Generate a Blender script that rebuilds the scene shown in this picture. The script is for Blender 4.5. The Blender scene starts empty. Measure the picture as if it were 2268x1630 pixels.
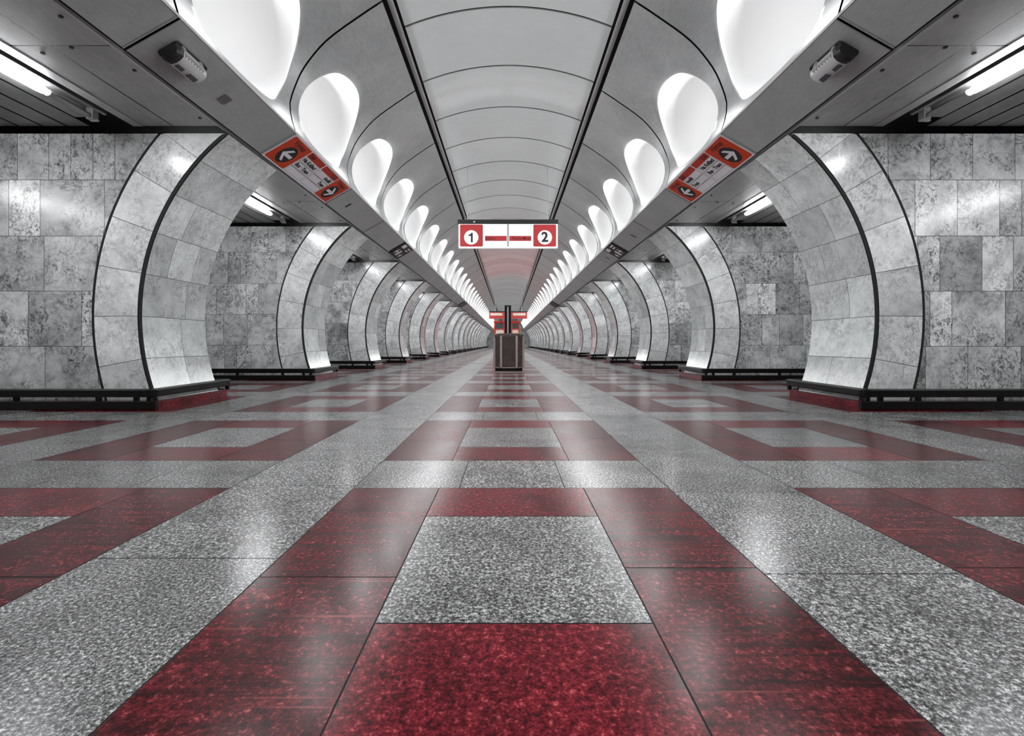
import bpy, bmesh, math, random
from mathutils import Vector, Matrix
random.seed(7)
PI = math.pi
S = bpy.context.scene
C = S.collection

# ------------------------------------------------------------------ dimensions
H = 0.70                      # camera height
D1, P, T = 5.40, 4.28, 1.16   # first pylon, pylon pitch, pylon thickness
NP = 21                       # pylons on each side
J0, JP = 3.90, 2.14           # beam joints
CX, CZ, R0, R1 = 1.47, 1.01, 2.53, 3.045
YEND, YBACK = 94.0, -13.2
XW = 8.6
ZC = 3.04                     # low ceiling

# ------------------------------------------------------------------ helpers
class MB:
    def __init__(s): s.v = []; s.f = []; s.m = []; s.r = []
    def face(s, pts, m=0, r=None):
        b = len(s.v); s.v += [tuple(p) for p in pts]
        s.f.append(list(range(b, b + len(pts)))); s.m.append(m); s.r.append(random.random() if r is None else r)
    def grid(s, rows, m=0, r=None, closed=False):
        r = random.random() if r is None else r
        b = len(s.v); n = len(rows[0])
        for row in rows: s.v += [tuple(p) for p in row]
        for i in range(len(rows) - 1):
            for j in range(n if closed else n - 1):
                k = (j + 1) % n
                s.f.append([b + i*n + j, b + i*n + k, b + (i+1)*n + k, b + (i+1)*n + j]); s.m.append(m); s.r.append(r)
    def box(s, x0, x1, y0, y1, z0, z1, m=0, r=None, tf=None):
        r = random.random() if r is None else r
        p = [(x, y, z) for z in (z0, z1) for y in (y0, y1) for x in (x0, x1)]
        if tf: p = [tf(*q) for q in p]
        b = len(s.v); s.v += [tuple(q) for q in p]
        for q in ((0,2,3,1),(4,5,7,6),(0,1,5,4),(2,6,7,3),(0,4,6,2),(1,3,7,5)):
            s.f.append([b + i for i in q]); s.m.append(m); s.r.append(r)
    def prism(s, pts, z0, z1, m=0, r=None, tf=None):
        """closed outline pts (x,y) extruded z0..z1"""
        r = random.random() if r is None else r
        n = len(pts); f = tf or (lambda x, y, z: (x, y, z))
        b = len(s.v)
        s.v += [tuple(f(x, y, z0)) for x, y in pts] + [tuple(f(x, y, z1)) for x, y in pts]
        for i in range(n):
            k = (i + 1) % n
            s.f.append([b+i, b+k, b+n+k, b+n+i]); s.m.append(m); s.r.append(r)
        s.f.append([b+i for i in range(n)][::-1]); s.m.append(m); s.r.append(r)
        s.f.append([b+n+i for i in range(n)]); s.m.append(m); s.r.append(r)
    def tube(s, p, q, rad, n=10, m=0, caps=True):
        p, q = Vector(p), Vector(q); d = (q - p).normalized()
        a = d.orthogonal().normalized(); c = d.cross(a)
        ring = lambda o: [o + a*math.cos(2*PI*i/n)*rad + c*math.sin(2*PI*i/n)*rad for i in range(n)]
        r1, r2 = ring(p), ring(q)
        s.grid([r1, r2], m, 0.5, True)
        if caps: s.face(r1[::-1], m, 0.5); s.face(r2, m, 0.5)

def obj(name, mb, mats, parent=None, loc=None, smooth=0, bevel=0, weld=True):
    me = bpy.data.meshes.new(name)
    me.from_pydata(mb.v, [], mb.f)
    if not isinstance(mats, (list, tuple)): mats = [mats]
    for m in mats: me.materials.append(m)
    me.polygons.foreach_set('material_index', mb.m)
    a = me.attributes.new('rnd', 'FLOAT', 'FACE'); a.data.foreach_set('value', mb.r)
    if weld:
        bm = bmesh.new(); bm.from_mesh(me)
        bmesh.ops.remove_doubles(bm, verts=bm.verts, dist=1e-5)
        bmesh.ops.recalc_face_normals(bm, faces=bm.faces)
        if smooth:
            for f in bm.faces: f.smooth = True
            for e in bm.edges:
                if len(e.link_faces) == 2 and e.calc_face_angle(0) > smooth: e.smooth = False
        bm.to_mesh(me); bm.free()
    me.update()
    o = bpy.data.objects.new(name, me); C.objects.link(o)
    if parent: o.parent = parent
    if loc: o.location = loc
    if bevel:
        b = o.modifiers.new('bevel', 'BEVEL'); b.width = bevel; b.segments = 2; b.limit_method = 'ANGLE'
    return o

def tag(o, label, cat, group=None, kind=None):
    o['label'] = label; o['category'] = cat
    if group: o['group'] = group
    if kind: o['kind'] = kind
    return o

def thing(name, label, cat, loc=(0, 0, 0), group=None, kind=None):
    o = bpy.data.objects.new(name, None); C.objects.link(o); o.location = loc
    o.empty_display_size = 0.2
    return tag(o, label, cat, group, kind)

def dup(root, loc, label):
    r = root.copy(); C.objects.link(r); r.location = loc; r['label'] = label
    for ch in list(root.children):
        c = ch.copy(); C.objects.link(c); c.parent = r
        for g in ch.children:
            d = g.copy(); C.objects.link(d); d.parent = c
    return r

ORD = ['first','second','third','fourth','fifth','sixth','seventh','eighth','ninth','tenth','eleventh','twelfth','thirteenth',
       'fourteenth','fifteenth','sixteenth','seventeenth','eighteenth','nineteenth','twentieth','twenty-first','twenty-second']
TENS = {20:'twent',30:'thirt',40:'fort'}
def ordw(i):          # i from 0
    n = i + 1
    if n <= 22: return ORD[i]
    t = n//10*10; u = n % 10
    return TENS[t] + ('ieth' if u == 0 else 'y-' + ORD[u-1])
SIDE = {-1: 'left', 1: 'right'}

# ------------------------------------------------------------------ materials
def mat(name, col, rough=0.5, metal=0.0, emit=None, es=0.0, spec=0.5):
    m = bpy.data.materials.new(name); m.use_nodes = True
    b = m.node_tree.nodes['Principled BSDF']
    b.inputs['Base Color'].default_value = (*col, 1); b.inputs['Roughness'].default_value = rough
    b.inputs['Metallic'].default_value = metal; b.inputs['Specular IOR Level'].default_value = spec
    if emit: b.inputs['Emission Color'].default_value = (*emit, 1); b.inputs['Emission Strength'].default_value = es
    return m

class N:
    def __init__(s, m): s.t = m.node_tree; s.b = s.t.nodes['Principled BSDF']
    def n(s, t, **k):
        x = s.t.nodes.new(t)
        for a, b in k.items(): setattr(x, a, b)
        return x
    def set(s, sock, v):
        if isinstance(v, bpy.types.NodeSocket): s.t.links.new(v, sock)
        else: sock.default_value = v
    def math(s, op, a, b=0.0, c=0.0, clamp=False):
        x = s.n('ShaderNodeMath', operation=op, use_clamp=clamp)
        s.set(x.inputs[0], a); s.set(x.inputs[1], b); s.set(x.inputs[2], c); return x.outputs[0]
    def pos(s): return s.n('ShaderNodeNewGeometry').outputs['Position']
    def rnd(s): return s.n('ShaderNodeAttribute', attribute_name='rnd').outputs['Fac']
    def mapv(s, v, scale=(1,1,1), loc=(0,0,0)):
        x = s.n('ShaderNodeMapping'); s.set(x.inputs['Vector'], v); x.inputs['Scale'].default_value = scale
        s.set(x.inputs['Location'], loc); return x.outputs[0]
    def noise(s, v, scale, detail=4, rough=0.6, w=None, dist=0.0):
        x = s.n('ShaderNodeTexNoise', noise_dimensions='4D' if w is not None else '3D')
        s.set(x.inputs['Vector'], v)
        if w is not None: s.set(x.inputs['W'], w)
        x.inputs['Scale'].default_value = scale; x.inputs['Detail'].default_value = detail
        x.inputs['Roughness'].default_value = rough; x.inputs['Distortion'].default_value = dist
        return x.outputs['Fac']
    def ramp(s, f, stops):
        x = s.n('ShaderNodeValToRGB'); s.set(x.inputs[0], f); e = x.color_ramp.elements
        while len(e) < len(stops): e.new(0.5)
        for i, (p, c) in enumerate(stops):
            e[i].position = p; e[i].color = (*c, 1) if len(c) == 3 else c
        return x.outputs[0]
    def mix(s, f, a, b, mode='MIX'):
        x = s.n('ShaderNodeMix', data_type='RGBA', blend_type=mode)
        s.set(x.inputs[0], f)
        for i, v in ((6, a), (7, b)):
            if isinstance(v, tuple): x.inputs[i].default_value = (*v, 1)
            else: s.set(x.inputs[i], v)
        return x.outputs[2]
    def col(s, c): s.set(s.b.inputs['Base Color'], c)
    def rough(s, r): s.set(s.b.inputs['Roughness'], r)
    def bump(s, h, st, d=0.01):
        x = s.n('ShaderNodeBump'); s.set(x.inputs['Height'], h); x.inputs['Strength'].default_value = st
        x.inputs['Distance'].default_value = d; s.t.links.new(x.outputs[0], s.b.inputs['Normal'])

g = lambda v: (v, v, v)

def marble(name, base, var, fleck, rough):
    m = mat(name, g(base), rough); k = N(m)
    p = k.pos(); r = k.rnd(); w = k.math('MULTIPLY', r, 37.0)
    big = k.noise(p, 2.0, 7, 0.66, w, 0.5)
    mid = k.noise(p, 7.0, 9, 0.74, w, 0.7)
    c1 = k.ramp(big, [(0.30, g(base*(1 - 0.72*fleck))), (0.45, g(base*(1 - 0.22*fleck))), (0.66, g(min(base*1.16, 0.92)))])
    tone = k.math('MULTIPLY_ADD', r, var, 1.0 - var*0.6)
    c2 = k.mix(1.0, c1, k.ramp(mid, [(0.30, g(1 - 0.62*fleck)), (0.43, g(1 - 0.22*fleck)), (0.52, g(1.0)), (0.70, g(1.12))]), 'MULTIPLY')
    # dark flecks gathered in patches
    fl = k.noise(k.mapv(p, (1.0, 1.0, 0.75)), 22.0, 6, 0.78, w, 1.2)
    patch = k.noise(p, 2.3, 4, 0.62, k.math('ADD', w, 9.0))
    f1 = k.math('MULTIPLY', k.ramp(fl, [(0.485, g(0)), (0.575, g(1))]), k.ramp(patch, [(0.41, g(0.05)), (0.58, g(1))]))
    c3 = k.mix(k.math('MULTIPLY', f1, fleck, clamp=True), c2, g(base*0.13))
    vn = k.noise(k.mapv(p, (1.0, 1.0, 2.0)), 1.7, 4, 0.55, k.math('ADD', w, 3.0), 1.0)
    vein = k.math('SUBTRACT', 1.0, k.math('MULTIPLY', k.math('ABSOLUTE', k.math('SUBTRACT', vn, 0.5)), 75.0), clamp=True)
    vm = k.ramp(k.noise(p, 3.0, 3, 0.6, k.math('ADD', w, 5.0)), [(0.46, g(0)), (0.62, g(1))])
    c4 = k.mix(k.math('MULTIPLY', k.math('MULTIPLY', vein, vm), 0.8*fleck, clamp=True), c3, g(base*0.16))
    tt = k.n('ShaderNodeCombineColor')
    for i in range(3): k.set(tt.inputs[i], tone)
    k.col(k.mix(1.0, k.mix(1.0, c4, tt.outputs[0], 'MULTIPLY'), (0.988, 1.0, 0.998), 'MULTIPLY'))
    k.rough(k.math('MULTIPLY_ADD', mid, 0.16, rough - 0.08))
    return m

def granite(name, stops, scale, rough, streak=None, tonev=0.25, spec=0.28, patchy=0.6):
    m = mat(name, g(0.3), rough); k = N(m)
    p = k.pos(); r = k.rnd(); w = k.math('MULTIPLY', r, 51.0)
    a = k.noise(p, scale, 3, 0.65, w)
    b = k.noise(p, scale*2.3, 2, 0.6, w)
    mixn = k.math('MULTIPLY_ADD', a, 0.62, k.math('MULTIPLY', b, 0.38))
    c = k.ramp(mixn, stops)
    pt = k.noise(p, 3.2, 5, 0.65, w, 0.5)
    c = k.mix(1.0, c, k.ramp(pt, [(0.3, g(patchy)), (0.5, g(1.0)), (0.72, g(1.25))]), 'MULTIPLY')
    if streak:
        q = k.mapv(p, (1.6, 26.0, 1.0))
        st = k.noise(q, 1.0, 6, 0.68, w, 0.6)
        c = k.mix(k.ramp(st, [(0.36, g(0.9)), (0.52, g(0.0))]), c, streak[0])
        fine = k.noise(k.mapv(p, (1.2, 60.0, 1.0)), 1.0, 3, 0.6, w, 0.3)
        c = k.mix(k.ramp(fine, [(0.64, g(0.0)), (0.72, g(0.75))]), c, streak[1])
    t = k.math('MULTIPLY_ADD', r, tonev, 1 - tonev/2)
    tt = k.n('ShaderNodeCombineColor')
    for i in range(3): k.set(tt.inputs[i], t)
    k.col(k.mix(1.0, c, tt.outputs[0], 'MULTIPLY'))
    k.rough(k.math('MULTIPLY_ADD', pt, 0.12, rough - 0.06))
    k.b.inputs['Specular IOR Level'].default_value = spec
    return m

def brushed(name, base, rough, metal, amp=0.25, scale=2.0, stretch=(1, 1, 1), spec=0.5):
    m = mat(name, g(base), rough, metal, spec=spec); k = N(m)
    p = k.pos(); r = k.rnd()
    a = k.noise(p, scale, 6, 0.65, k.math('MULTIPLY', r, 20.0), 0.3)
    b = k.noise(k.mapv(p, stretch), 9.0, 4, 0.6)
    c = k.ramp(k.math('MULTIPLY_ADD', a, 0.6, k.math('MULTIPLY', b, 0.4)), [(0.3, g(base*(1-amp))), (0.7, g(base*(1+amp)))])
    t = k.math('MULTIPLY_ADD', r, 0.14, 0.93)
    tt = k.n('ShaderNodeCombineColor')
    for i in range(3): k.set(tt.inputs[i], t)
    k.col(k.mix(1.0, c, tt.outputs[0], 'MULTIPLY'))
    k.rough(k.math('MULTIPLY_ADD', a, 0.14, rough - 0.07))
    return m

M = {}
M['marble_wall'] = marble('marble_wall', 0.82, 0.64, 1.0, 0.19)
M['marble_band'] = marble('marble_band', 0.84, 0.26, 0.55, 0.20)
M['marble_hall'] = marble('marble_hall', 0.64, 0.42, 0.42, 0.18)
def tint(m, c):
    k = N(m); src = k.b.inputs['Base Color'].links[0].from_socket
    k.col(k.mix(1.0, src, c, 'MULTIPLY'))
tint(M['marble_hall'], (0.968, 1.0, 0.997))
M['joint'] = mat('dark_joint', g(0.012), 0.8)
M['grey'] = granite('grey_granite', [(0.39, g(0.008)), (0.46, g(0.065)), (0.53, g(0.20)), (0.61, g(0.60))], 104.0, 0.22)
M['red'] = granite('red_granite', [(0.37, (0.018, 0.001, 0.003)), (0.48, (0.085, 0.004, 0.009)), (0.56, (0.165, 0.012, 0.019)), (0.66, (0.38, 0.075, 0.085))], 66.0, 0.22, spec=0.16, patchy=0.3)
M['red_streak'] = granite('streaked_red_granite', [(0.37, (0.014, 0.002, 0.003)), (0.48, (0.062, 0.006, 0.009)), (0.56, (0.125, 0.012, 0.018)), (0.66, (0.36, 0.08, 0.08))], 66.0, 0.23, spec=0.12, patchy=0.3,
                          streak=((0.010, 0.003, 0.003), (0.24, 0.05, 0.05)))
M['vault'] = brushed('vault_panel', 0.29, 0.32, 0.0, 0.26, 1.6, (6, 1, 1))
M['centre'] = brushed('vault_centre_panel', 0.52, 0.11, 0.0, 0.05, 1.0, spec=0.3)
tint(M['centre'], (0.96, 1.0, 0.998)); tint(M['vault'], (0.97, 1.0, 1.0))
M['soffit'] = brushed('beam_panel', 0.46, 0.38, 0.25, 0.20, 2.2, (8, 1.5, 8))
tint(M['soffit'], (0.95, 1.0, 1.0))
M['plate'] = mat('plate_grey', g(0.13), 0.4)
M['lowceil'] = brushed('low_ceiling_panel', 0.36, 0.42, 0.1, 0.28, 1.8, (3, 1, 1))
M['slat'] = brushed('ceiling_slat', 0.22, 0.35, 0.3, 0.12, 2.0)
M['trim'] = mat('pale_trim', g(0.5), 0.35, 0.3)
M['rail'] = mat('rail_grey', g(0.42), 0.35, 0.4)
M['black'] = mat('black_paint', g(0.006), 0.3, spec=0.2)
M['steel'] = mat('steel', g(0.62), 0.32, 0.25)
M['bowl'] = mat('lamp_bowl', g(0.66), 0.45, emit=(0.97, 0.98, 1.0), es=0.08, spec=0.2)
M['strip'] = mat('lamp_strip', g(0.8), 0.5, emit=(1, 1, 1), es=1.3)
M['tube'] = mat('fluorescent_tube', g(0.9), 0.3, emit=(0.96, 0.98, 1.0), es=48.0)
M['housing'] = mat('luminaire_housing', g(0.30), 0.3, 0.5)
M['white'] = mat('white_sign_face', (0.80, 0.80, 0.84), 0.3)
M['orange'] = mat('orange_sign_face', (0.60, 0.045, 0.006), 0.35)
M['redtag'] = mat('red_sign_face', (0.48, 0.03, 0.008), 0.35)
M['ink'] = mat('sign_ink', g(0.012), 0.4)
M['inkred'] = mat('dark_red_ink', (0.07, 0.008, 0.006), 0.4)
M['litwhite'] = mat('backlit_white', (0.85, 0.9, 0.9), 0.25, emit=(0.93, 1.0, 0.99), es=0.3)
M['litred'] = mat('backlit_red', (0.42, 0.045, 0.05), 0.15, emit=(0.5, 0.06, 0.065), es=0.10)
M['paleink'] = mat('pale_sign_ink', (0.55, 0.57, 0.60), 0.4, emit=(0.55, 0.57, 0.6), es=0.4)
M['darkbar'] = mat('dark_bar', g(0.03), 0.35, 0.3)
M['bronze'] = brushed('dark_bronze', 0.07, 0.28, 0.3, 0.3, 6.0)
N(M['bronze']).b.inputs['Specular IOR Level'].default_value = 0.6
M['bronzelight'] = mat('bronze_strip', (0.36, 0.30, 0.28), 0.35, 0.4)
M['cream'] = mat('cream_panel', (0.72, 0.66, 0.55), 0.4)
M['boothred'] = mat('booth_red', (0.50, 0.05, 0.05), 0.4)
_b = N(M['bronze']); _l = _b.b.inputs['Base Color'].links[0].from_socket; _b.col(_b.mix(1.0, _l, (1.0, 0.72, 0.64), 'MULTIPLY'))
M['glass'] = mat('dark_glass', (0.05, 0.06, 0.07), 0.08)

# ------------------------------------------------------------------ floor
XC = 0.014
def build_floor():
    mb = MB(); gap = 0.0022
    def q(x0, x1, y0, y1, m):
        mb.face([(x0+gap, y0+gap, 0), (x1-gap, y0+gap, 0), (x1-gap, y1-gap, 0), (x0+gap, y1-gap, 0)], m)
    per = 2.115; band, b1, inn, b2 = 0.565, 0.385, 0.77, 0.395
    def panel(x0, x1, i0, i1, y):      # y = near edge of the red square
        ya, yb, yc = y + b1, y + b1 + inn, y + b1 + inn + b2
        for a, b in ((x0, i0), (i1, x1)):
            k = y + b1 + inn*(0.32 if a < 0 else 0.4)
            q(a, b, y, k, 2); q(a, b, k, yc, 2)
        q(i0, i1, y, ya, 1); q(i0, i1, ya, yb, 0); q(i0, i1, yb, yc, 1)
        return yc
    def bandrow(x0, x1, y):
        w = x1 - x0; e = [x0, x0 + w*0.335, x0 + w*0.67, x1]
        for a, b in zip(e, e[1:]): q(a, b, y, y + band, 0)
    cols = []
    for s in (-1, 1):
        def X(v): return XC + s*v
        cols.append(sorted((X(1.365), X(2.863))) + sorted((X(1.777), X(2.44))))
        cols.append(sorted((X(3.477), X(4.975))) + sorted((X(3.9), X(4.55))))
        cols.append(sorted((X(5.58), X(7.08))) + sorted((X(6.0), X(6.66))))
    cols.append([XC - 0.7625, XC + 0.7625, XC - 0.349, XC + 0.349])
    y = 2.408 - 1.55 - per*7
    while y < YEND:
        for x0, x1, i0, i1 in cols:
            yc = panel(x0, x1, i0, i1, y)
            bandrow(x0, x1, yc)
        y += per
    ytop = y
    for s in (-1, 1):
        for a, b, off in ((0.7625, 1.365, 0.0), (2.863, 3.477, 0.5), (4.975, 5.58, 0.2)):
            x0, x1 = sorted((XC + s*a, XC + s*b))
            yy = -13.5 + off + (0.07 if s > 0 else 0.18)
            L = 0.83
            while yy < ytop:
                q(x0, x1, yy, yy + L, 0); yy += L
    o = obj('floor', mb, [M['grey'], M['red'], M['red_streak']], weld=False)
    tag(o, 'polished grey and red granite floor laid in squares', 'floor', kind='structure')
    b = MB(); b.box(-XW-0.2, XW+0.2, YBACK, YEND+0.2, -0.12, -0.0015)
    obj('grout_bed', b, M['joint'], o)
build_floor()

# ------------------------------------------------------------------ pylons
def arc_pt(R, a, s): return (s*(CX + R*math.cos(a)), CZ + R*math.sin(a))
ZT = 2.985
COURSES = [0.0, 0.065, 0.67, 1.27, 1.87, 2.48, ZT]
def pylon_meshes(s, seed):
    rg = random.Random(seed)
    core = MB(); ins = 0.006
    # solid core, dark: seen only in the joints
    na = 30; amin = math.asin((0 - CZ)/R0); amax = math.asin((ZT - 0.03 - CZ)/R0)
    out = [arc_pt(R0 + ins, amin + (amax-amin)*i/na, s) for i in range(na+1)]
    f = [(x, ins, z) for x, z in out] + [(s*XW, ins, ZT - 0.03), (s*XW, ins, 0)]
    bk = [(x, T - ins, z) for x, z in out] + [(s*XW, T - ins, ZT - 0.03), (s*XW, T - ins, 0)]
    core.face(f, 0, 0.5); core.face(bk[::-1], 0, 0.5)
    n = len(f)
    for i in range(n): core.face([f[i], f[(i+1) % n], bk[(i+1) % n], bk[i]], 0, 0.5)
    wall, band, hall = MB(), MB(), MB()
    gp = 0.0026
    A = 0.183
    for yy, flip in ((0.0, False), (T, True)):
        # wall slabs outside the arch band
        for ci in range(len(COURSES) - 1):
            z0, z1 = COURSES[ci] + gp, COURSES[ci+1] - gp
            js = [3.0]; x = 4.1 + rg.uniform(0, 0.6)
            while x < XW - 0.25: js.append(x); x += rg.choice((0.24, 0.34, 0.46, 0.58, 0.7))
            js.append(XW)
            for a, b in zip(js, js[1:]):
                a2, b2 = a + gp, b - gp
                rows = []
                for i in range(9):
                    z = z0 + (z1 - z0)*i/8
                    xa = CX + math.sqrt(max((R1+0.016)**2 - (z - CZ)**2, 0))
                    xa = max(xa, a2)
                    if xa > b2: xa = b2
                    rows.append([(s*xa, yy, z), (s*b2, yy, z)])
                if max(abs(r[1][0]) - abs(r[0][0]) for r in rows) < 0.01: continue
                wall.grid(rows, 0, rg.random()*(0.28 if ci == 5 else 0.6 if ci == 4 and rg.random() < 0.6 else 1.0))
        # arch band slabs
        for k in range(-3, 6):
            a0, a1 = k*A - 0.004, (k+1)*A - 0.004
            a0 = max(a0, math.asin((0.0 - CZ)/R0)); 
            a1 = min(a1, math.asin((ZT - CZ)/R0))
            if a1 - a0 < 0.01: continue
            d = gp/R0; rows = []
            for i in range(9):
                a = a0 + d + (a1 - a0 - 2*d)*i/8
                pa, pb = arc_pt(R0 + 0.034, a, s), arc_pt(R1 - 0.012, a, s)
                def cl(p): return (p[0], yy, min(max(p[1], 0.0), ZT))
                rows.append([cl(pa), cl(pb)])
            band.grid(rows, 0, rg.random())
    for k in range(-3, 6):
        a0, a1 = max(k*A - 0.004, math.asin((0 - CZ)/R0)), min((k+1)*A - 0.004, math.asin((ZT - CZ)/R0))
        if a1 - a0 < 0.01: continue
        ys = rg.choice(([0, T], [0, 0.42, T], [0, 0.66, T], [0, 0.36, 0.8, T], [0, 0.75, T]))
        d = gp/R0
        for ya, yb in zip(ys, ys[1:]):
            rows = []
            for i in range(9):
                a = a0 + d + (a1 - a0 - 2*d)*i/8
                x, z = arc_pt(R0, a, s)
                lo = ya + (gp if ya > 0 else 0.024); hi = yb - (gp if yb < T else 0.012)
                rows.append([(x, lo, z), (x, hi, z)])
            hall.grid(rows, 0, rg.random())
    return core, wall, band, hall
def pylon_label(s, i):
    extra = {0: ', nearest and cut by the picture edge', 20: ', at the far end'}.get(i, '')
    return f'arched grey marble pylon, {ordw(i)} from the front on the {SIDE[s]}' + extra
for s in (-1, 1):
    protos = []
    for v in range(3):
        core, wall, band, hall = pylon_meshes(s, 11 + v*5 + (100 if s > 0 else 0))
        root = obj('pylon', core, M['joint'], weld=False, loc=(0, D1 + P*v, 0))
        tag(root, pylon_label(s, v), 'pillar', f'marble pylons along the {SIDE[s]} side of the hall', 'structure')
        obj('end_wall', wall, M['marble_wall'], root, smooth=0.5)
        obj('arch_band', band, M['marble_band'], root, smooth=0.5)
        obj('hall_face', hall, M['marble_hall'], root, smooth=0.5)
        protos.append(root)
    for i in range(3, NP):
        dup(protos[(i*2 + (i//3)) % 3], (0, D1 + P*i, 0), pylon_label(s, i))

# ------------------------------------------------------------------ guard rails round the pylons
def ribbon(mb, outer, inner, z0, z1, m=0):
    rows = [[(x, y, z0) for x, y in outer], [(x, y, z1) for x, y in outer], [(x, y, z1) for x, y in inner],
            [(x, y, z0) for x, y in inner], [(x, y, z0) for x, y in outer]]
    mb.grid(rows, m, 0.5)
    for i in (0, -1):
        a, b = outer[i], inner[i]
        mb.face([(a[0], a[1], z0), (a[0], a[1], z1), (b[0], b[1], z1), (b[0], b[1], z0)], m, 0.5)
def contour(s, y0, y1, xa, xb, rad, n=6):
    """U-shaped line round the pylon foot: front y0, hall edge xa (front) to xb (rear), rear y1"""
    pts = [(XW, y0)]
    for i in range(n+1):
        a = PI/2*i/n; pts.append((xa + rad - rad*math.sin(a), y0 + rad - rad*math.cos(a)))
    for i in range(n+1):
        a = PI/2*i/n; pts.append((xb + rad - rad*math.cos(a), y1 - rad + rad*math.sin(a)))
    pts.append((XW, y1))
    return [(s*x, y) for x, y in pts]
def make_rail(s):
    lab = rail_label(s, 0)
    root = thing('guard_rail', lab, 'guard rail', (0, D1, 0), f'low guard rails round the {SIDE[s]} pylons')
    y0, y1 = -0.21, T + 0.20
    seat = MB(); ribbon(seat, contour(s, y0, y1, 3.71, 3.75, 0.07), contour(s, y0 + 0.10, y1 - 0.10, 3.805, 3.84, 0.01), 0.138, 0.221)
    obj('top_rail', seat, M['black'], root, bevel=0.012)
    pl = MB(); ribbon(pl, contour(s, y0 + 0.02, y1 - 0.06, 3.70, 3.77, 0.05), contour(s, -0.01, T + 0.01, 3.855, 3.875, 0.01), 0.0, 0.085)
    o = obj('plinth', pl, M['red'], root); o['label'] = 'red granite plinth'
    for ya, yb in ((y0, y0 + 0.05), (y1 - 0.06, y1 - 0.02)):
        b = MB(); x0, x1 = sorted((s*(3.69 if ya < 0 else 3.85), s*XW)); b.box(x0, x1, ya, yb, 0.014, 0.094)
        obj('lower_panel', b, M['black'], root)
    for x in (3.79, 3.93, 4.33, 5.2, 6.1, 7.0):
        for y in (y0 + 0.06, y1 - 0.06):
            b = MB(); b.box(s*x - 0.02, s*x + 0.02, y - 0.02, y + 0.02, 0.08, 0.15)
            obj('post', b, M['black'], root)
    return root
def rail_label(s, i): return f'low black guard rail at the foot of the {ordw(i)} pylon on the {SIDE[s]}'
for s in (-1, 1):
    r0 = make_rail(s)
    for i in range(1, NP): dup(r0, (0, D1 + P*i, 0), rail_label(s, i))

# ------------------------------------------------------------------ beams with sloping soffit panels
def sof(s, v, n, y):     # v from the outer to the inner edge (0..0.503), n off the face towards the hall
    return Vector((s*(3.02 - 0.869*v - 0.494*n), y, 3.01 + 0.494*v - 0.869*n))
YJ = [J0 + JP*k for k in range(-8, 43)]
for s in (-1, 1):
    mb = MB()
    for a, b in zip(YJ, YJ[1:]):
        if abs(a - (J0 + JP)) < 0.01: continue            # the sign fills this bay
        g0, g1 = a + 0.014, b - 0.014
        mb.face([sof(s, 0.006, 0, g0), sof(s, 0.503, 0, g0), sof(s, 0.503, 0, g1), sof(s, 0.006, 0, g1)], 0)
        for q0, q1 in ((g0, g0 + 0.012), (g1 - 0.012, g1)):   # folded-down panel ends
            mb.face([sof(s, 0.006, 0.006, q0), sof(s, 0.503, 0.006, q0), sof(s, 0.503, 0.006, q1), sof(s, 0.006, 0.006, q1)], 0)
    o = obj('beam_' + SIDE[s], mb, M['soffit'], weld=False)
    tag(o, f'sloping grey metal beam over the {SIDE[s]} pylons', 'beam', kind='structure')
    b = MB()
    b.face([sof(s, -0.02, -0.03, YJ[0]), sof(s, 0.503, -0.03, YJ[0]), sof(s, 0.503, -0.03, YJ[-1]), sof(s, -0.02, -0.03, YJ[-1])], 0, 0.5)
    obj('backing', b, M['joint'], o, weld=False)
    b = MB()
    x0, x1 = sorted((s*3.058, s*3.085)); b.box(x0, x1, YJ[0], YJ[-1], 3.006, 3.05)
    t = obj('edge_trim', b, M['trim'], o)
    b = MB(); y = sof(s, 0.503, 0, 0)
    x0, x1 = sorted((y.x + s*0.004, y.x - s*0.004)); b.box(x0, x1, YJ[0], YJ[-1], y.z - 0.003, y.z + 0.022)
    obj('inner_lip', b, M['trim'], o)

# ------------------------------------------------------------------ vault: profile in x,z for the left/right cladding
PR = [(2.583,3.258),(2.632,3.42),(2.656,3.57),(2.640,3.70),(2.537,3.965),(2.42,4.15),(2.25,4.35),(2.05,4.515),(1.659,4.785),(1.535,4.865)]
def dense(Q, n=30):
    out = []
    for i in range(len(Q) - 1):
        p = [Q[max(i-1, 0)], Q[i], Q[i+1], Q[min(i+2, len(Q)-1)]]
        for j in range(n):
            t = j/n
            out.append(tuple(0.5*(2*p[1][k] + (p[2][k]-p[0][k])*t + (2*p[0][k]-5*p[1][k]+4*p[2][k]-p[3][k])*t*t + (3*p[1][k]-p[0][k]-3*p[2][k]+p[3][k])*t**3) for k in (0, 1)))
    out.append(Q[-1]); return out
DP = dense(PR)
AL = [0.0]
for a, b in zip(DP, DP[1:]): AL.append(AL[-1] + math.hypot(b[0]-a[0], b[1]-a[1]))
SL = AL[-1]
def prof(sv):
    sv = min(max(sv, 0.0), SL)
    lo, hi = 0, len(AL) - 1
    while hi - lo > 1:
        m = (lo + hi)//2
        if AL[m] <= sv: lo = m
        else: hi = m
    t = (sv - AL[lo])/(AL[hi] - AL[lo])
    a, b = DP[lo], DP[hi]
    d = Vector((b[0]-a[0], b[1]-a[1])).normalized()
    return a[0] + (b[0]-a[0])*t, a[1] + (b[1]-a[1])*t, (d.y, -d.x)    # point, outward normal (away from the hall)
def nrm(sv):            # smoothed normal
    nx = nz = 0
    for q in (-0.08, -0.04, 0, 0.04, 0.08):
        _, _, (a, b) = prof(sv + q); nx += a; nz += b
    l = math.hypot(nx, nz); return nx/l, nz/l
def vp(s, sv, y, off=0.0):
    x, z, _ = prof(sv); nx, nz = nrm(sv)
    return (s*(x + nx*off), y, z + nz*off)
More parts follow.
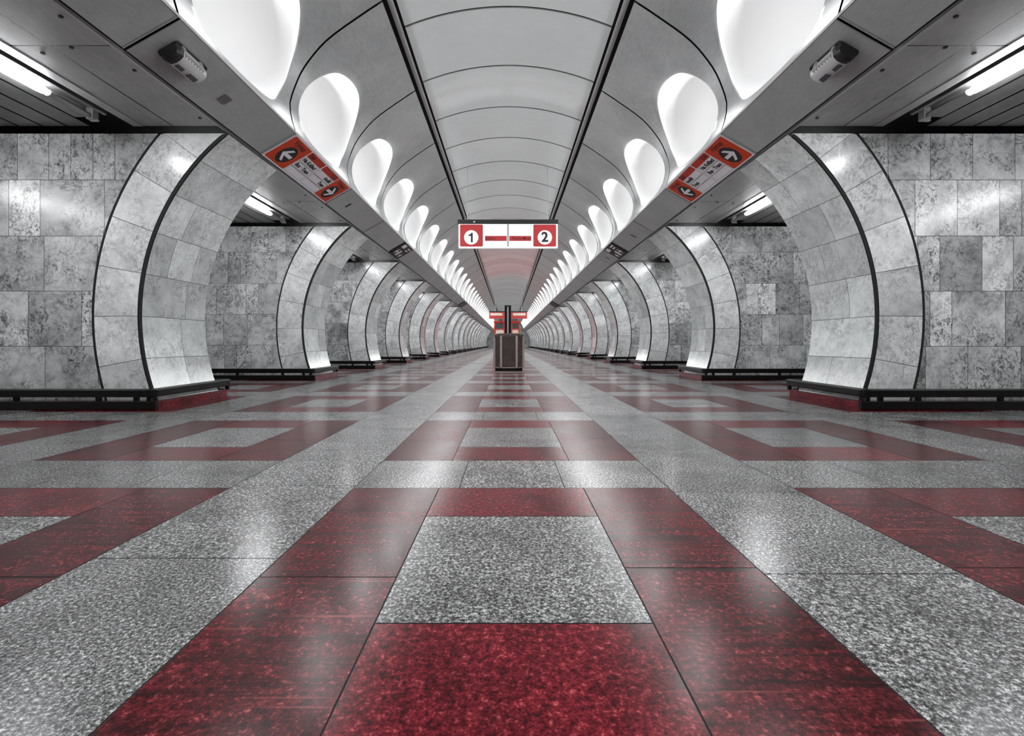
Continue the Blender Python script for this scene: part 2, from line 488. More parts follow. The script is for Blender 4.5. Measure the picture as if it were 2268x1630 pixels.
# outline of the drop-shaped opening in (height along the wall, distance along the hall)
OUT = [(1.159,0.593),(1.044,0.467),(0.903,0.358),(0.763,0.275),(0.640,0.227),(0.520,0.213),(0.419,0.240),(0.328,0.281),(0.223,0.335),
       (0.150,0.420),(0.100,0.577),(0.082,0.810),(0.090,1.084),(0.109,1.322),(0.138,1.500),(0.180,1.640),(0.272,1.791),(0.430,1.900),(0.577,1.932),
       (0.744,1.905),(0.885,1.845),(1.027,1.734),(1.152,1.592),(1.237,1.435),(1.278,1.263),(1.286,1.078),(1.267,0.904),(1.225,0.733)]
SC, YC = 0.66, 1.06
def closed_dense(Q, n=8):
    out = []; L = len(Q)
    for i in range(L):
        p = [Q[(i+k) % L] for k in (-1, 0, 1, 2)]
        for j in range(n):
            t = j/n
            out.append(tuple(0.5*(2*p[1][k] + (p[2][k]-p[0][k])*t + (2*p[0][k]-5*p[1][k]+4*p[2][k]-p[3][k])*t*t + (3*p[1][k]-p[0][k]-3*p[2][k]+p[3][k])*t**3) for k in (0, 1)))
    return out
CD = closed_dense(OUT)
SG = 0.017
angs = [2*PI*i/72 for i in range(72)]
for cs, cy in ((0.0, SG), (SL, SG), (SL, JP - SG), (0.0, JP - SG)): angs.append(math.atan2(cy - YC, cs - SC) % (2*PI))
angs = sorted(set(angs))
def ray_out(a):
    best = min(CD, key=lambda p: abs(((math.atan2(p[1]-YC, p[0]-SC) - a + PI) % (2*PI)) - PI))
    r = math.hypot(best[0]-SC, best[1]-YC)
    # refine on the segment
    L = len(CD); i = CD.index(best); c, d = math.cos(a), math.sin(a)
    for j in (i-1, i):
        p, q = CD[j % L], CD[(j+1) % L]
        ex, ey = q[0]-p[0], q[1]-p[1]; den = c*ey - d*ex
        if abs(den) < 1e-9: continue
        u = ((p[0]-SC)*ey - (p[1]-YC)*ex)/den; t = ((p[0]-SC)*d - (p[1]-YC)*c)/den
        if -0.001 <= t <= 1.001 and u > 0: return u
    return r
def ray_rect(a):
    c, d = math.cos(a), math.sin(a); r = 1e9
    if c > 1e-9: r = min(r, (SL - SC)/c)
    if c < -1e-9: r = min(r, (0 - SC)/c)
    if d > 1e-9: r = min(r, (JP - SG - YC)/d)
    if d < -1e-9: r = min(r, (SG - YC)/d)
    return r
RO = [ray_out(a) for a in angs]; RR = [ray_rect(a) for a in angs]
def loop(f):   # points of a loop from a per-angle radius
    return [(SC + math.cos(a)*f(i), YC + math.sin(a)*f(i)) for i, a in enumerate(angs)]
KB = range(-8, 42)            # vault bays
LAMPS = range(-7, 40)         # bays with a lamp in the model
for s in (-1, 1):
    mb = MB()
    for k in KB:
        y0 = J0 + JP*k; r = random.random()
        if k in LAMPS:
            rows = []
            for t in (0.0, 0.04, 0.15, 0.32, 0.5, 0.7, 0.86, 1.0):
                lp = loop(lambda i: RO[i] + (RR[i] - RO[i])*t)
                lip = 0.012*(1 - min(t/0.04, 1))
                rows.append([vp(s, a, y0 + b, lip) for a, b in lp])
            mb.grid(rows, 0, r, True)
        else:
            rows = [[vp(s, SL*i/24, y0 + SG), vp(s, SL*i/24, y0 + JP - SG)] for i in range(25)]
            mb.grid(rows, 0, r)
    o = obj('ceiling_vault_' + SIDE[s], mb, M['vault'], smooth=0.7)
    tag(o, f'{SIDE[s]} flank of the curved grey vault, with drop-shaped openings', 'ceiling', kind='structure')
    b = MB()
    for k in list(KB) + [42]:
        y0 = J0 + JP*k
        rows = [[vp(s, SL*i/24, y0 - 0.035, 0.022), vp(s, SL*i/24, y0 + 0.035, 0.022)] for i in range(25)]
        b.grid(rows, 0, 0.5)
    obj('joint_strip', b, M['joint'], o)

# centre strip of the vault
RC, ZTOP = 3.74, 5.28
def cz(x): return ZTOP - (RC - math.sqrt(RC*RC - x*x))
mb = MB(); bk = MB()
cp = P/3; y = 8.18 - cp*15
jy = []
while y < YEND:
    jy.append(y)
    rows = [[(x, y + 0.019, cz(x)), (x, y + cp - 0.019, cz(x))] for x in [-1.405 + 2.81*i/28 for i in range(29)]]
    mb.grid(rows, 0)
    y += cp
o = obj('ceiling_vault_centre', mb, M['centre'], smooth=0.6)
tag(o, 'glossy pale centre strip of the vault between two dark rails', 'ceiling', kind='structure')
rows = [[(x, YBACK, cz(x) + 0.03), (x, YEND, cz(x) + 0.03)] for x in [-1.62 + 3.24*i/28 for i in range(29)]]
bk.grid(rows, 0, 0.5); obj('backing', bk, M['joint'], o)
nb = MB()
for yy in jy:
    for dy in (-0.005, ):
        rows = [[(x, yy + dy, cz(x) - 0.004), (x, yy - dy, cz(x) - 0.004)] for x in [-1.405 + 2.81*i/28 for i in range(29)]]
        nb.grid(rows, 0, 0.5)
obj('joint_fillet', nb, M['rail'], o)
for i, s in enumerate((-1, 1)):
    b = MB(); x0, x1 = sorted((s*1.438, s*1.500)); z = cz(1.47) - 0.02
    b.box(x0, x1, YBACK, YEND, z - 0.02, z + 0.02, 0)
    o = obj('trim_%d' % (i+1), b, M['rail'])
    tag(o, f'dark rail running the length of the vault, {SIDE[s]} of centre', 'rail', kind='structure')

# ------------------------------------------------------------------ drop lamps
def lamp_label(s, i):
    if i < 0: return f'drop-shaped lamp in the {SIDE[s]} flank, {ordw(-i - 1)} bay behind the camera, out of the picture'
    if i == 0: return f'big drop-shaped lamp in the {SIDE[s]} flank of the vault, cut off by the top edge'
    return f'white drop-shaped lamp, {ordw(i)} from the front in the {SIDE[s]} flank of the vault'
LIGHT_W = 26.0
def make_lamp(s):
    cx, cyz, _ = prof(SC)
    base = Vector((s*cx, J0 + YC, cyz))
    root = thing('ceiling_lamp', lamp_label(s, 0), 'lamp', base, f'drop-shaped lamps in the {SIDE[s]} flank of the vault', 'thing')
    loc = lambda p: tuple(Vector(p) - base)
    bowl, strip = MB(), MB()
    rows = []
    NR = 14
    for j in range(NR + 1):
        t = 1 - j/NR                              # 1 behind the rim, 0 in the middle
        dep = 0.050 + 0.23*max(1 - t**2.2, 0)**0.85
        rows.append([loc(vp(s, a, J0 + b, dep)) for a, b in loop(lambda i: RO[i]*1.055*max(t, 0.02))])
    bowl.grid(rows, 0, 0.5, True)
    bowl.face(rows[-1], 0, 0.5)
    obj('bowl', bowl, M['bowl'], root, smooth=1.2)
    rows = []
    for f, d in ((1.050, 0.008), (1.062, 0.020), (1.062, 0.040), (1.055, 0.050)):
        rows.append([loc(vp(s, a, J0 + b, d)) for a, b in loop(lambda i: RO[i]*f)])
    strip.grid(rows, 0, 0.5, True)
    obj('light_strip', strip, M['strip'], root, smooth=1.2)
    ld = bpy.data.lights.new('lamp_light', 'AREA'); ld.shape = 'ELLIPSE'; ld.size = 0.66; ld.size_y = 0.74; ld.energy = LIGHT_W
    ld.color = (0.98, 0.99, 1.0)
    lo = bpy.data.objects.new('lamp_light', ld); C.objects.link(lo); lo.parent = root
    nx, nz = nrm(SC); inw = Vector((-s*nx, 0, -nz))
    lo.location = inw*-0.13
    lo.rotation_euler = (-inw).to_track_quat('Z', 'Y').to_euler()
    return root, base
for s in (-1, 1):
    r0, base = make_lamp(s)
    for k in LAMPS:
        if k: dup(r0, base + Vector((0, JP*k, 0)), lamp_label(s, k))

# ------------------------------------------------------------------ low ceilings over the passages
for s in (-1, 1):
    mb = MB()
    def strip_(x0, x1, z, m, a, b):
        xa, xb = sorted((s*x0, s*x1)); mb.face([(xa, a, z), (xb, a, z), (xb, b, z), (xa, b, z)], m)
    y = J0 - 4*P
    while y < YEND:
        yj = y                                   # plate joint; the bay runs from one pylon to the next
        a, b = yj + (D1 - 3.90) - P + T + 0.05, yj + (D1 - 3.90) - 0.06
        for c, d in ((a, yj - 0.006), (yj + 0.006, b)):
            strip_(3.088, 3.60, ZC, 0, c, d)
            strip_(3.615, 3.92, ZC, 0, c, d)
        strip_(3.92, 4.03, ZC - 0.004, 2, a, b)
        for i in range(16):
            x = 4.50 + 0.26*i
            if x + 0.24 > XW + 0.1: break
            strip_(x, x + 0.235, ZC, 1, a, b)
        y += P
    o = obj('ceiling_' + SIDE[s], mb, [M['lowceil'], M['slat'], M['trim']], weld=False)
    tag(o, f'low dark panelled ceiling over the {SIDE[s]} passages', 'ceiling', kind='structure')
    b = MB(); x0, x1 = sorted((s*3.0, s*(XW + 0.2))); b.box(x0, x1, YBACK, YEND, ZC + 0.11, ZC + 0.13)
    obj('void_lining', b, M['joint'], o)
    # panel fixings
    b = MB()
    y = 3.9
    for k in range(20):
        for dx, dy in ((3.2, -0.35), (3.2, 0.35), (3.45, 0.02), (3.2, 1.25), (3.75, 0.1)):
            rad = 0.016
            b.prism([(s*dx + rad*math.cos(t*PI/4), y + dy + rad*math.sin(t*PI/4)) for t in range(8)], ZC - 0.008, ZC + 0.002, 0, 0.5)
        y += P
    obj('fixing_caps', b, M['black'], o)

# ------------------------------------------------------------------ fluorescent fittings
def tube_label(s, i): return f'long fluorescent ceiling fitting in front of the {ordw(i)} pylon on the {SIDE[s]}'
def make_fitting(s):
    root = thing('fluorescent_ceiling_light', tube_label(s, 0), 'light fitting', (s*4.24, D1 - 1.55, ZC), f'fluorescent fittings over the {SIDE[s]} passages', 'thing')
    h = MB()
    prof_ = [(-0.10, 0.112), (-0.10, 0.02), (-0.075, 0.012), (-0.05, 0.05), (0.05, 0.05), (0.075, -0.004), (0.23, -0.004), (0.23, 0.006), (0.09, 0.112)]
    y0, y1 = -1.5, 1.27
    h.grid([[(s*x, y0, z) for x, z in prof_], [(s*x, y1, z) for x, z in prof_]], 0, 0.5, True)
    h.face([(s*x, y0, z) for x, z in prof_], 0, 0.5); h.face([(s*x, y1, z) for x, z in prof_][::-1], 0, 0.5)
    obj('reflector', h, M['housing'], root)
    t = MB(); n = 12
    ring = lambda y, rr: [(0.0 + rr*1.25*math.cos(2*PI*i/n), y, -0.03 + rr*math.sin(2*PI*i/n)) for i in range(n)]
    t.grid([ring(-1.4, 0.02), ring(-1.38, 0.032), ring(0.62, 0.034), ring(0.68, 0.03), ring(0.71, 0.012)], 0, 0.5, True)
    t.face(ring(-1.4, 0.02), 0, 0.5); t.face(ring(0.71, 0.012), 0, 0.5)
    obj('tube', t, M['tube'], root, smooth=1.0)
    c = MB(); c.grid([ring(0.715, 0.03), ring(1.0, 0.028), ring(1.17, 0.022)], 0, 0.5, True); c.face(ring(1.17, 0.022), 0, 0.5); c.face(ring(0.715, 0.03), 0, 0.5)
    obj('tube_cover', c, M['housing'], root, smooth=1.0)
    e = MB(); e.box(-0.035, 0.035, 1.17, 1.25, -0.065, 0.052); e.box(-0.02, 0.06, 1.2, 1.23, -0.075, -0.055)
    obj('end_bracket', e, M['trim'], root, bevel=0.006)
    return root
for s in (-1, 1):
    r0 = make_fitting(s)
    for i in range(1, NP): dup(r0, (s*4.24, D1 - 1.55 + P*i, ZC), tube_label(s, i))
    dup(r0, (s*7.72, 2.55, ZC), f'outer fluorescent ceiling fitting, mirrored as a bright streak in the first {SIDE[s]} pylon')

# ------------------------------------------------------------------ end walls and outer walls
def marble_slab_wall(name, label, x0, x1, y, z1, flip):
    mb = MB(); z = 0.0; rg = random.Random(3)
    while z < z1 - 0.05:
        zz = min(z + 0.6, z1); x = x0
        while x < x1 - 0.05:
            xx = min(x + rg.choice((0.6, 0.8, 1.0)), x1)
            mb.face([(x + 0.002, y, z + 0.002), (xx - 0.002, y, z + 0.002), (xx - 0.002, y, zz - 0.002), (x + 0.002, y, zz - 0.002)], 0)
            x = xx
        z = zz
    o = obj(name, mb, M['marble_hall'], weld=False); tag(o, label, 'wall', kind='structure')
    b = MB(); b.box(x0, x1, y + (0.004 if flip else -0.06), y + (0.06 if flip else -0.004), 0, z1)
    obj('wall_bed', b, M['joint'], o)
marble_slab_wall('wall_end', 'pale marble wall closing the far end of the hall', -XW, XW, YEND - 0.3, 5.5, True)
marble_slab_wall('wall_back', 'marble wall closing the hall behind the camera', -XW, XW, YBACK + 0.3, 5.5, False)
for s in (-1, 1):
    mb = MB(); y = YBACK
    rg = random.Random(5 + s)
    for k in range(5):
        y = YBACK
        while y < YEND:
            yy = min(y + rg.choice((0.9, 1.2, 1.5)), YEND)
            mb.face([(s*XW, y + 0.002, k*0.61 + 0.002), (s*XW, yy - 0.002, k*0.61 + 0.002), (s*XW, yy - 0.002, k*0.61 + 0.608), (s*XW, y + 0.002, k*0.61 + 0.608)], 0)
            y = yy
    o = obj('wall_' + SIDE[s], mb, M['marble_wall'], weld=False)
    tag(o, f'marble wall at the back of the {SIDE[s]} passages', 'wall', kind='structure')
    b = MB(); x0, x1 = sorted((s*(XW + 0.003), s*(XW + 0.06))); b.box(x0, x1, YBACK, YEND, 0, 3.1)
    obj('wall_bed', b, M['joint'], o)

# ------------------------------------------------------------------ lettering
def text(body, size, mtx, mat_, parent, align='CENTER', name='lettering', bold=0.0, ext=0.0008):
    cu = bpy.data.curves.new(name, 'FONT'); cu.body = body; cu.size = size; cu.align_x = align; cu.align_y = 'CENTER'
    cu.extrude = ext; cu.offset = bold; cu.resolution_u = 4
    t = bpy.data.objects.new(name, cu); C.objects.link(t)
    me = bpy.data.meshes.new_from_object(t.evaluated_get(bpy.context.evaluated_depsgraph_get()))
    bpy.data.objects.remove(t); bpy.data.curves.remove(cu)
    me.materials.clear(); me.materials.append(mat_); me.name = name
    o = bpy.data.objects.new(name, me); C.objects.link(o); o.parent = parent; o.matrix_local = mtx
    return o
def rrect(x0, x1, y0, y1, r, n=5):
    pts = []
    for cx, cy, a0 in ((x1-r, y0+r, -PI/2), (x1-r, y1-r, 0), (x0+r, y1-r, PI/2), (x0+r, y0+r, PI)):
        for i in range(n+1):
            a = a0 + PI/2*i/n; pts.append((cx + r*math.cos(a), cy + r*math.sin(a)))
    return pts
def disc(cx, cy, r, n=40): return [(cx + r*math.cos(2*PI*i/n), cy + r*math.sin(2*PI*i/n)) for i in range(n)]
def arrow(cx, cy, L, w, d):
    """up-chevron arrow of size L pointing along +d (d = 1 or -1 along x)"""
    k = 1.41*w*0.85
    pts = [(L, 0.0), (0.14*L, 0.86*L), (0.14*L - k, 0.86*L), (L - k - 0.5*w, 0.5*w), (-0.9*L, 0.5*w), (-0.9*L, -0.5*w), (L - k - 0.5*w, -0.5*w), (0.14*L - k, -0.86*L), (0.14*L, -0.86*L)]
    return [(cx + d*a, cy + b) for a, b in pts]

# ------------------------------------------------------------------ orange way-out signs on the beams
def frame_on_soffit(s, y, v, n):
    """local frame: x = reading direction, y = up the slope, z = off the face"""
    up = Vector((-s*0.869, 0, 0.494)); rt = Vector((0, -s, 0)); nn = rt.cross(up)
    m = Matrix((rt, up, nn)).transposed().to_4x4(); m.translation = sof(s, v, n, y)
    return m
def way_out_sign(s):
    yc, w = J0 + JP*1.5, JP - 0.06
    root = thing('way_out_sign', f'orange and white way-out sign with arrows set into the {SIDE[s]} beam', 'sign', (0, 0, 0), 'orange way-out signs on the beams')
    root.matrix_world = frame_on_soffit(s, yc, 0.0, 0.0)
    # near end of the sign: local x = s*... reading direction is -s along y, so near is at +s*hw... keep d = direction of 'near'
    dn = s          # local x sign that points to the near end (towards the camera)
    hw = w/2
    def span(a, b): return sorted((dn*a, dn*b))
    p = MB(); p.prism(rrect(-hw, hw, 0.004, 0.500, 0.012), -0.03, 0.004)
    obj('panel', p, M['white'], root)
    fr = MB()
    for a, b in ((-hw - 0.025, -hw - 0.002), (hw + 0.002, hw + 0.025)): fr.box(a, b, 0.0, 0.503, -0.03, 0.002)
    obj('frame', fr, M['soffit'], root)
    def block(a, b, y0, y1, z, mat_, name):
        x0, x1 = span(a, b); q = MB(); q.prism(rrect(x0, x1, y0, y1, 0.02), z, z + 0.0015); return obj(name, q, mat_, root)
    # near block, far block
    block(hw - 0.02, hw - 0.52, 0.025, 0.482, 0.004, M['orange'], 'orange_field')
    block(-hw + 0.02, -hw + 0.49, 0.025, 0.482, 0.004, M['orange'], 'orange_field')
    for (c, d) in ((hw - 0.275, dn), (-hw + 0.26, -dn)):
        q = MB(); q.prism(disc(dn*c, 0.212, 0.152), 0.0056, 0.0068); a = obj('arrow_disc', q, M['ink'], root)
        q = MB(); q.prism(arrow(dn*c - d*0.01, 0.212, 0.124, 0.05, d), 0.0069, 0.0078); obj('arrow', q, M['white'], a)
    T_ = lambda x, y: Matrix.Translation((x, y, 0.0062))
    text('Výstup', 0.105, T_(dn*(hw - 0.27), 0.42), M['inkred'], root, bold=0.002)
    text('Výstup', 0.105, T_(dn*(-hw + 0.255), 0.42), M['inkred'], root, bold=0.002)
    # red strips and the white rows between
    mid = 0.01
    block(hw - 0.54, mid + 0.015, 0.382, 0.482, 0.004, M['redtag'], 'red_strip')
    block(-hw + 0.51, mid - 0.015, 0.382, 0.482, 0.004, M['redtag'], 'red_strip')
    al_n = 'LEFT' if s < 0 else 'RIGHT'; al_f = 'RIGHT' if s < 0 else 'LEFT'
    text('Exit', 0.09, T_(dn*(hw - 0.58), 0.431), M['inkred'], root, al_n, bold=0.002)
    text('Exit', 0.09, T_(dn*(-hw + 0.55), 0.431), M['inkred'], root, al_f, bold=0.002)
    text('Na Knížecí', 0.088, T_(dn*(hw - 0.57), 0.325), M['ink'], root, al_n, bold=0.0025)
    text('Bus · Tram', 0.088, T_(dn*(hw - 0.57), 0.207), M['ink'], root, al_n, bold=0.0025)
    text('Anděl', 0.088, T_(dn*(-hw + 0.54), 0.325), M['ink'], root, al_f, bold=0.0025)
    text('Tram', 0.088, T_(dn*(-hw + 0.54), 0.207), M['ink'], root, al_f, bold=0.0025)
    ln = MB()
    for a, b in ((hw - 0.54, mid + 0.02), (-hw + 0.51, mid - 0.02)):
        x0, x1 = span(a, b)
        for yy in (0.270, 0.261, 0.153, 0.144, 0.035): ln.box(x0, x1, yy, yy + 0.003, 0.004, 0.005)
        ln.box(x0, x0 + 0.003, 0.035, 0.372, 0.004, 0.005); ln.box(x1 - 0.003, x1, 0.035, 0.372, 0.004, 0.005)
    obj('row_lines', ln, M['ink'], root)
for s in (-1, 1): way_out_sign(s)

# ------------------------------------------------------------------ black direction signs on the beams
def black_sign(s, y0, L, label, near):
    root = thing('direction_sign', label, 'sign', (0, 0, 0), 'black direction signs on the beams')
    root.matrix_world = frame_on_soffit(s, y0 + L/2, 0.0, 0.0)
    p = MB(); p.prism(rrect(-L/2, L/2, 0.012, 0.490, 0.01), 0.0, 0.03); obj('panel', p, M['black'], root)
    if near:
        q = MB(); dn = s
        q.prism(arrow(dn*0.22, 0.17, 0.11, 0.045, dn), 0.030, 0.0315); obj('arrow', q, M['white'], root)
        q = MB(); q.prism(arrow(-dn*0.26, 0.13, 0.09, 0.04, -dn), 0.030, 0.0315); obj('arrow', q, M['white'], root)
        q = MB()
        q.prism(rrect(-0.40, -0.12, 0.34, 0.46, 0.01), 0.030, 0.0315)
        obj('pictogram', q, M['white'], root)
        q = MB(); q.prism(rrect(0.1, 0.40, 0.40, 0.44, 0.01), 0.030, 0.0315); q.prism(rrect(0.1, 0.32, 0.32, 0.36, 0.01), 0.030, 0.0315)
        q.prism(rrect(-0.08, 0.06, 0.06, 0.26, 0.01), 0.030, 0.0315)
        obj('pictogram', q, M['white'], root)
for s in (-1, 1):
    black_sign(s, J0 + JP*4 + 0.03, 0.95, f'small black sign with white arrows on the {SIDE[s]} beam, beyond the orange sign', True)
    black_sign(s, J0 + JP*12 + 0.03, 2.05, f'plain black sign far along the {SIDE[s]} beam, above the waste bin', False)

# ------------------------------------------------------------------ emergency lamps and small plates on the beams
def emergency(s):
    root = thing('emergency_ceiling_lamp', f'grey metal emergency lamp fixed under the {SIDE[s]} beam', 'lamp', (0, 0, 0), 'emergency lamps under the beams', 'thing')
    root.matrix_world = frame_on_soffit(s, 4.27, 0.26, 0.0)
    d = s                                     # local x direction towards the camera
    b = MB(); b.prism(rrect(*sorted((d*0.21, -d*0.20)), -0.10, 0.10, 0.03), 0.0, 0.025); obj('base_plate', b, M['darkbar'], root, bevel=0.004)
    n = 10
    h = MB(); sec = [(-0.085, 0.025), (-0.085, 0.07), (-0.06, 0.105), (-0.02, 0.118), (0.02, 0.118), (0.06, 0.105), (0.085, 0.07), (0.085, 0.025)]
    rows = [[(d*x, y*f, 0.025 + (z - 0.025)*f) for y, z in sec] for x, f in ((0.155, 1.0), (-0.12, 1.0), (-0.17, 0.88), (-0.185, 0.6))]
    h.grid(rows, 0, 0.5); h.face(rows[0], 0, 0.5); h.face(rows[-1], 0, 0.5)
    obj('housing', h, M['steel'], root, smooth=0.5)
    c = MB(); rows = [[(d*x, y*f, 0.02 + (z - 0.02)*f) for y, z in sec] for x, f in ((0.160, 1.05), (0.195, 1.03), (0.215, 0.8), (0.22, 0.4))]
    c.grid(rows, 0, 0.5); c.face(rows[0], 0, 0.5); c.face(rows[-1], 0, 0.5)
    obj('end_cap', c, M['darkbar'], root, smooth=0.5)
    r = MB()
    for i in range(7): r.box(*sorted((d*(0.14 - i*0.038), d*(0.132 - i*0.038))), 0.03, 0.088, 0.06, 0.104)
    obj('cooling_ribs', r, M['trim'], root)
    w = MB(); w.box(*sorted((-d*0.02, -d*0.12)), -0.055, -0.01, 0.10, 0.121); obj('window', w, M['glass'], root)
    w = MB(); w.box(*sorted((d*0.13, d*0.05)), -0.05, -0.015, 0.10, 0.1215); obj('window', w, M['glass'], root)
    for x in (0.13, -0.1):
        k = MB(); k.box(*sorted((d*x, d*(x + 0.03))), 0.085, 0.098, 0.02, 0.06); obj('latch', k, M['trim'], root)
for s in (-1, 1): emergency(s)
def plate(s, y, v, L, w, label, m='plate'):
    root = MB(); root.prism(rrect(-L/2, L/2, -w/2, w/2, min(L, w)*0.15), 0.0, 0.006)
    o = obj('cover_plate', root, M[m]); o.matrix_world = frame_on_soffit(s, y, v, 0.0)
    tag(o, label, 'plate', 'small plates on the beams')
plate(-1, 4.93, 0.235, 0.12, 0.10, 'small square grey plate on the left beam, behind the emergency lamp')
plate(-1, 8.72, 0.24, 0.05, 0.12, 'small dark plate on the left beam just behind the orange sign', 'darkbar')
plate(1, 11.2, 0.24, 0.04, 0.13, 'small dark slot plate on the right beam, in front of the black sign', 'darkbar')
plate(1, 14.1, 0.24, 0.04, 0.13, 'small dark slot plate on the right beam, behind the black sign', 'darkbar')

# ------------------------------------------------------------------ hanging platform sign 1 | 2
def platform_sign():
    Y = 12.5
    X = lambda u: -1.318 + u/867.7
    Z = lambda v: 3.836 - v/867.7
    root = thing('platform_sign', 'backlit sign with a white 1 and 2 on red, hung from the vault', 'sign', (0, Y, 3.7))
    def B(x0, x1, y0, y1, z0, z1, m, name, par=root, r=0.0):
        q = MB()
        tf = lambda a, b, c: (a, c, b - 3.7)
        q.prism(rrect(x0, x1, z0, z1, r) if r else [(x0, z0), (x1, z0), (x1, z1), (x0, z1)], y0, y1, 0, 0.5, tf)
        return obj(name, q, m, par)
    B(X(45), X(2222), -0.10, 0.10, Z(125), Z(32), M['darkbar'], 'top_bar')
    B(X(62), X(2215), -0.07, 0.07, Z(640), Z(124), M['litwhite'], 'light_box')
    TX = lambda u, v, y=-0.078: Matrix.Translation((X(u), y, Z(v) - 3.7)) @ Matrix.Rotation(PI/2, 4, 'X')
    for u0, u1, uc, ch in ((92, 590, 337, '1'), (1685, 2180, 1935, '2')):
        f = B(X(u0), X(u1), -0.074, -0.069, Z(615), Z(136), M['litred'], 'red_field', r=0.03)
        q = MB(); q.prism(disc(X(uc), Z(416), 155/867.7), -0.077, -0.073, 0, 0.5, lambda a, b, c: (a, c, b - 3.7))
        obj('number_disc', q, M['litwhite'], f)
        if ch == '1':
            q = MB(); cx, zc = X(uc) + 0.012, Z(418)
            q.prism([(cx - 0.022, zc - 0.12), (cx + 0.026, zc - 0.12), (cx + 0.026, zc + 0.12), (cx - 0.012, zc + 0.12), (cx - 0.03, zc + 0.085), (cx - 0.085, zc + 0.07),
                     (cx - 0.085, zc + 0.038), (cx - 0.022, zc + 0.038)], -0.0795, -0.0772, 0, 0.5, lambda a, b, c: (a, c, b - 3.7))
            obj('numeral', q, M['ink'], root)
        else:
            text(ch, 0.34, TX(uc, 418, -0.0785), M['ink'], root, name='numeral', bold=0.012)
    B(X(635), X(1106), -0.074, -0.069, Z(492), Z(382), M['litred'], 'red_bar')
    B(X(1165), X(1640), -0.074, -0.069, Z(492), Z(382), M['litred'], 'red_bar')
    B(X(1116), X(1156), -0.076, -0.069, Z(612), Z(128), M['trim'], 'divider')
    text('Zličín', 0.105, TX(645, 437, -0.075), M['inkred'], root, 'LEFT', bold=0.001)
    text('Černý Most', 0.098, TX(1630, 437, -0.075), M['inkred'], root, 'RIGHT', bold=0.001)
    text('Směr', 0.085, TX(920, 195, -0.0712), M['paleink'], root)
    text('Směr', 0.085, TX(1360, 195, -0.0712), M['paleink'], root)
    for uc in (710, 1565):
        q = MB()
        o1, o2 = disc(X(uc), Z(200), 0.05, 24), disc(X(uc), Z(200), 0.036, 24)
        q.grid([[(a, -0.0715, b - 3.7) for a, b in o1], [(a, -0.0715, b - 3.7) for a, b in o2]], 0, 0.5, True)
        obj('ring_mark', q, M['paleink'], root)
    for x in (-1.03, 0.985):
        q = MB(); q.tube((x, 0, Z(40) - 3.7), (x, 0, cz(x) - 3.7 + 0.0), 0.008); obj('hanger_rod', q, M['rail'], root, smooth=1)
    q = MB(); q.box(X(385), X(425), -0.104, -0.098, Z(100) - 3.7, Z(65) - 3.7); obj('catch', q, M['trim'], root)
platform_sign()

# ------------------------------------------------------------------ waste bin
def waste_bin():
    root = thing('waste_bin', 'dark bronze eight-sided waste bin in the middle of the hall floor', 'bin', (0.012, 13.0, 0))
    def octo(w, c): h = w/2; return [(-c, -h), (c, -h), (h, -c), (h, c), (c, h), (-c, h), (-h, c), (-h, -c)]
    b = MB(); b.prism(octo(0.70, 0.185), 0.0, 0.075); obj('plinth', b, M['black'], root)
    b = MB(); b.prism(octo(0.735, 0.195), 0.075, 0.90); obj('body', b, M['bronze'], root, bevel=0.008)
    b = MB()
    lv = [(0.755, 0.84), (0.765, 0.90), (0.755, 0.935), (0.70, 0.955), (0.56, 0.962)]
    rows = [[(x, y, z) for x, y in octo(w, 0.20*w/0.74)] for w, z in lv]
    b.grid(rows, 0, 0.5, True); b.face(rows[-1], 0, 0.5); b.face(rows[0][::-1], 0, 0.5)
    obj('lid', b, M['bronze'], root, smooth=0.6)
    b = MB(); b.prism(octo(0.46, 0.13), 0.955, 0.966); obj('opening', b, M['black'], root)
    for x, y in octo(0.742, 0.197):
        q = MB(); q.prism(rrect(x - 0.028, x + 0.028, y - 0.028, y + 0.028, 0.008), 0.10, 0.90); obj('corner_strip', q, M['bronzelight'], root)
    q = MB(); q.prism(octo(0.748, 0.197), 0.078, 0.10); obj('bottom_band', q, M['bronzelight'], root)
    for s in (-1, 1):
        q = MB(); q.box(*sorted((s*0.366, s*0.405)), -0.16, 0.16, 0.66, 0.86); obj('side_hatch', q, M['black'], root, bevel=0.012)
    q = MB(); q.box(-0.14, 0.14, -0.378, -0.366, 0.14, 0.83); obj('door', q, M['bronze'], root, bevel=0.004)
waste_bin()
def info_column():
    root = thing('information_column', 'slim dark twin post standing behind the waste bin', 'post', (-0.015, 13.75, 0))
    b = MB(); b.prism(rrect(-0.16, 0.16, -0.12, 0.12, 0.03), 0, 0.03); obj('foot_plate', b, M['black'], root)
    for s in (-1, 1):
        b = MB(); b.box(*sorted((s*0.018, s*0.088)), -0.05, 0.05, 0.03, 1.73); obj('post', b, M['black'], root, bevel=0.01)
    b = MB(); b.box(-0.018, 0.018, -0.035, 0.035, 0.03, 1.70); obj('centre_strip', b, M['trim'], root)
    b = MB(); b.prism(rrect(-0.092, 0.092, -0.055, 0.055, 0.02), 1.73, 1.755); obj('cap', b, M['black'], root)
info_column()

